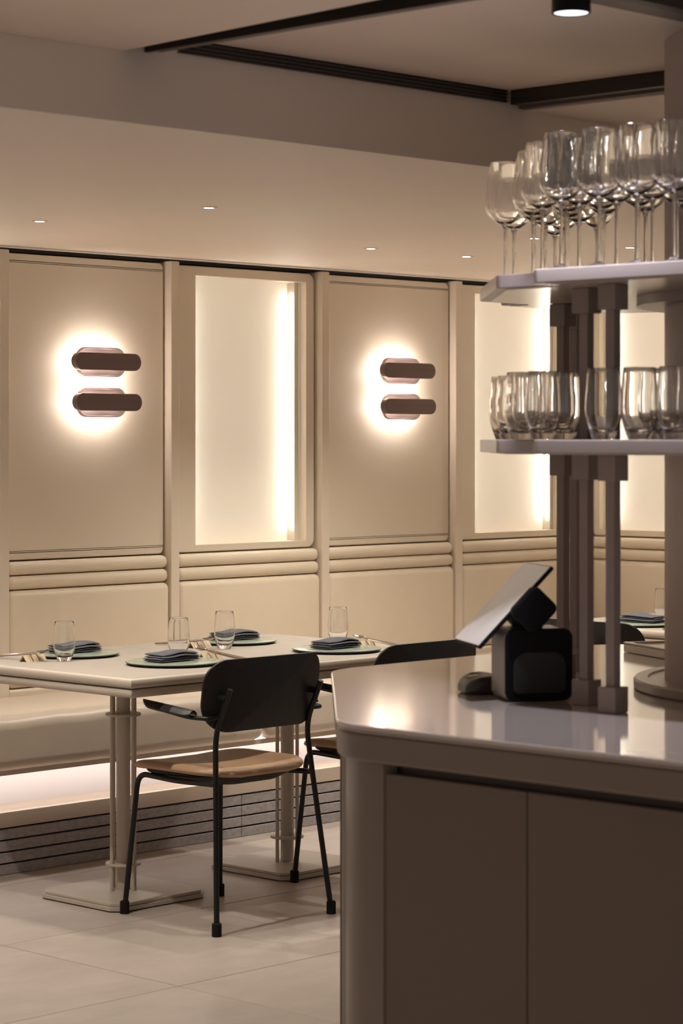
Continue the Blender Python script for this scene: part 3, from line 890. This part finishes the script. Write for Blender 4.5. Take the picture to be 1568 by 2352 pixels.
# ------------------------------------------------------------------ round column
col = thing('round_column', 'large round taupe column rising through the bar to the ceiling', 'column', (CX, CY, 0))
bm = B(); cyl(bm, 0, 0, ZB + 0.0006, ZU - 0.0005, 0.412, 96); obj('shaft', bm, M_COLUMN, col)
bm = B(); add_lathe(bm, [(0.4125, ZB + 0.001), (0.478, ZB + 0.001), (0.481, ZB + 0.004), (0.481, ZB + 0.020), (0.477, ZB + 0.0245), (0.449, ZB + 0.0245), (0.4465, ZB + 0.021), (0.4125, ZB + 0.021)], 128); obj('base_ring', bm, M_SHELF, col)

# ------------------------------------------------------------------ shelf unit round the column
unit = thing('glass_shelf_unit', 'two-tier taupe shelf unit on square posts around the column', 'shelf', (CX, CY, 0))
S = 0.825
a, b, c = 0.243, 0.745, 0.400
SH = [(-S, a), (-b, a + 0.012), (-b, c), (-c, b), (-a - 0.012, b), (-a, S)]
SH_full = SH + [(x if True else 0, y) for x, y in [(-x, y) for x, y in reversed(SH)]]
SH_full = SH_full + [(-x, -y) for x, y in SH_full]
rr = [0.028, 0.005, 0.03, 0.03, 0.005, 0.028] * 4
outline = round_poly(SH_full, rr, 4)
SHZ = [(1.4275, 1.4560), (1.7765, 1.8055)]
for z0, z1 in SHZ:
    bm = B(); add_prism(bm, outline, z0, z1, 0.003, 2); o = obj('shelf_board', bm, M_SHELF, unit)
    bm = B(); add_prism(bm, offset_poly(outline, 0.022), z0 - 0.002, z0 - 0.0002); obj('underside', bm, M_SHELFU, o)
bm = B(); add_lathe(bm, [(0.4125, 1.7540), (0.474, 1.7540), (0.474, 1.7742), (0.4125, 1.7742)], 96); obj('column_collar', bm, M_SHELF, unit)
posts = [(-0.7315, 0.100), (-0.650, 0.233), (-0.217, 0.645), (-0.063, 0.729), (-0.7315, -0.175), (-0.650, -0.300), (-0.217, -0.645)]
for (x, y) in posts:
    for (za, zb) in ((ZB + 0.0005, SHZ[0][0] - 0.0025), (SHZ[0][1] + 0.0003, SHZ[1][0] - 0.0025)):
        hw = 0.0112
        p = box('post', x - hw, x + hw, y - hw, y + hw, za, zb, M_POSTB, unit, 0.0015)
        hc = 0.0225
        if za < 1.2: box('foot_block', x - hc, x + hc, y - hc, y + hc, za, za + 0.053, M_POSTB, p, 0.002)
        box('collar_block', x - hc, x + hc, y - hc, y + hc, zb - 0.053, zb, M_POSTB, p, 0.002)

# ------------------------------------------------------------------ glasses on the shelves
WINE = [(0, 0.0), (0.039, 0.0), (0.0395, 0.0012), (0.030, 0.0035), (0.012, 0.0065), (0.0048, 0.012), (0.0036, 0.03), (0.0034, 0.10), (0.0038, 0.128), (0.0070, 0.138), (0.0195, 0.1455), (0.0345, 0.1565),
        (0.0432, 0.1690), (0.0458, 0.1820), (0.0448, 0.203), (0.0402, 0.242), (0.0345, 0.2805), (0.0341, 0.2812), (0.0337, 0.2805), (0.0394, 0.242), (0.0440, 0.203), (0.0450, 0.1820), (0.0424, 0.1697), (0.0337, 0.1580), (0.0185, 0.1475), (0.006, 0.1435), (0, 0.1428)]
wine_me = None
rows = [('front', [(-0.768, 0.206), (-0.770, 0.106), (-0.768, 0.012), (-0.770, -0.080), (-0.766, -0.175)]),
        ('second', [(-0.668, 0.338), (-0.672, 0.235), (-0.668, 0.140), (-0.672, 0.045), (-0.668, -0.055)]),
        ('third', [(-0.560, 0.452), (-0.572, 0.350), (-0.574, 0.252), (-0.575, 0.155), (-0.575, 0.055)]),
        ('fourth', [(-0.432, 0.640), (-0.462, 0.530), (-0.472, 0.425), (-0.478, 0.320)]),
        ('rear', [(-0.330, 0.700), (-0.350, 0.590), (-0.365, 0.480), (-0.225, 0.640), (-0.130, 0.740)]),
        ('column-side', [(-0.230, 0.535), (-0.470, 0.215), (-0.480, 0.105)])]
ordn = ['first', 'second', 'third', 'fourth', 'fifth', 'sixth', 'seventh', 'eighth']
for rn, pts in rows:
    for k, (x, y) in enumerate(pts):
        if wine_me is None:
            bm = B(); add_lathe(bm, WINE, 36); o = obj('wine_glass', bm, M_GLASSB); wine_me = o.data
        else:
            o = bpy.data.objects.new('wine_glass', wine_me); C.objects.link(o)
        o.location = (CX + x, CY + y, SHZ[1][1] + 0.0004)
        tag(o, 'tall stemmed wine glass, %s from the left in the %s row on the top shelf' % (ordn[k], rn), 'wine glass', 'wine glasses on the top shelf')
tum_me = None
rows = [('front', [(-0.785, 0.083), (-0.783, -0.006), (-0.785, -0.096), (-0.783, -0.185)]),
        ('second', [(-0.698, 0.312), (-0.668, 0.395)]),
        ('third', [(-0.611, 0.325), (-0.590, 0.440), (-0.520, 0.520)]),
        ('fourth', [(-0.402, 0.665), (-0.455, 0.600), (-0.512, 0.420)]),
        ('rear', [(-0.690, -0.010), (-0.600, 0.090), (-0.600, -0.010), (-0.330, 0.610)])]
for rn, pts in rows:
    for k, (x, y) in enumerate(pts):
        if tum_me is None:
            o = obj('tumbler', tumbler_bm(1.06, 1.145), M_GLASSB); tum_me = o.data
        else:
            o = bpy.data.objects.new('tumbler', tum_me); C.objects.link(o)
        o.location = (CX + x, CY + y, SHZ[0][1] + 0.0004)
        tag(o, 'heavy-based clear tumbler, %s from the left in the %s row on the lower shelf' % (ordn[k], rn), 'glass', 'tumblers on the lower shelf')

# ------------------------------------------------------------------ things on the bar
pos = thing('payment_terminal', 'black till terminal with tilted pale screen on the bar', 'terminal', (4.012, 3.300, ZB), R(-45.94 + 13))
bm = B(); add_slab_xz(bm, rrect(0.074, 0.0765, 0.020, 6, 0, 0.078), 0.004, 0.105, 0.004); obj('printer_body', bm, M_POSGRY, pos)
bm = B(); add_slab_xz(bm, rrect(0.0745, 0.077, 0.020, 6, 0, 0.078), -0.006, 0.0038, 0.003); fr = obj('front_bezel', bm, M_POSBLK, pos)
bm = B(); add_slab_xz(bm, rrect(0.058, 0.044, [0.03, 0.03, 0.012, 0.012], 6, 0, 0.062), -0.0095, -0.0055, 0.002); obj('front_cover', bm, M_POSCOV, fr)
bm = B(); add_slab_xz(bm, rrect(0.022, 0.016, 0.005, 4, -0.01, 0.160), 0.01, 0.07, 0.002); obj('neck', bm, M_POSBLK, pos)
def tilt(t, cx, cz, ang):
    return Matrix.Translation((cx, 0, cz)) @ Matrix.Rotation(-ang, 4, 'Y')
A = math.atan2(0.169, 0.163)
t = B(); add_slab_xz(t, rrect(0.041, 0.037, 0.015, 6), -0.034, -0.0065, 0.006); bm = B(); merge(bm, t, tilt(None, -0.018, 0.196, A)); obj('swivel_head', bm, M_POSBLK, pos)
t = B(); add_slab_xz(t, rrect(0.036, 0.020, 0.010, 6, 0.0, -0.030), -0.0062, 0.10, 0.004); bm = B(); merge(bm, t, tilt(None, -0.030, 0.205, A)); obj('hinge_block', bm, M_POSBLK, pos)
t = B(); add_box(t, -0.118, 0.118, -0.004, 0.185, -0.0045, 0.0045, 0.004, 2); bm = B(); merge(bm, t, tilt(None, -0.050, 0.200, A)); sc = obj('screen_case', bm, M_POSBLK, pos)
t = B(); add_box(t, -0.114, 0.114, 0.0, 0.181, 0.0047, 0.0062, 0.0006, 1); bm = B(); merge(bm, t, tilt(None, -0.050, 0.200, A)); obj('screen_glass', bm, M_SCREEN, sc)

scn = thing('card_reader', 'small dark rounded card reader lying beside the till', 'card reader', (4.066, 3.508, ZB), R(-45.94 + 12))
bm = B(); add_prism(bm, rrect(0.045, 0.060, [0.035, 0.035, 0.03, 0.03], 8), 0.0005, 0.036, 0.013, 5)
for v in bm.verts:
    if v.co.z > 0.012: v.co.z += 0.006 * (1 - (v.co.x / 0.045) ** 2); v.co.z -= 0.010 * max(0, -v.co.x / 0.045)
obj('body', bm, M_SCANNER, scn)
bm = B(); add_box(bm, -0.030, -0.004, -0.012, 0.022, 0.0, 0.0016, 0.0005, 1)
o = obj('label_plate', bm, M_LABEL, scn); o.location = (0, 0, 0.0378); o.rotation_euler = (0, R(-7), 0)

dv = Vector((-0.42, -0.907)).normalized(); nv = Vector((0.907, -0.42)).normalized()
tray = thing('low_tray', 'low beige rectangular tray on the bar left of the column', 'tray', (5.095, 3.905, ZB), math.atan2(dv.y, dv.x))
# local x runs along the tray front, local y is 90 degrees left of it
sgn = 1 if Vector((-dv.y, dv.x)).dot(nv) > 0 else -1
ya, yb = sorted((0, sgn * 0.16))
box('tray_body', 0, 0.34, ya, yb, 0.0006, 0.022, M_SHELFU, tray, 0.003)
for (xa, xb, yc, yd) in ((0, 0.34, ya, ya + 0.012), (0, 0.34, yb - 0.012, yb), (0, 0.012, ya + 0.0125, yb - 0.0125), (0.328, 0.34, ya + 0.0125, yb - 0.0125)):
    box('tray_rim', xa, xb, yc, yd, 0.0225, 0.027, M_SHELFU, tray, 0.0015)

# ------------------------------------------------------------------ ceiling spotlight over the bar
sp = thing('ceiling_spotlight', 'black cylinder ceiling spotlight with cool white lens', 'spotlight', (3.775, 3.022, 2.2985))
bm = B(); add_lathe(bm, [(0.0335, 0.004), (0.0345, 0.0), (0.0385, 0.0), (0.0385, 0.0360), (0, 0.0360), (0, 0.006), (0.0335, 0.006)], 40); obj('housing', bm, M_BLACKM, sp)
bm = B(); cyl(bm, 0, 0, 0.0012, 0.0055, 0.0333, 36); obj('lens', bm, E_SPOT, sp)
ld = bpy.data.lights.new('spot_beam', 'SPOT'); ld.energy = SPOT_W; ld.color = (0.86, 0.86, 1.0)
ld.spot_size = R(100); ld.spot_blend = 0.8; ld.shadow_soft_size = 0.03
lo = bpy.data.objects.new('spot_beam', ld); C.objects.link(lo); lo.parent = sp; lo.location = (0, 0, -0.008)
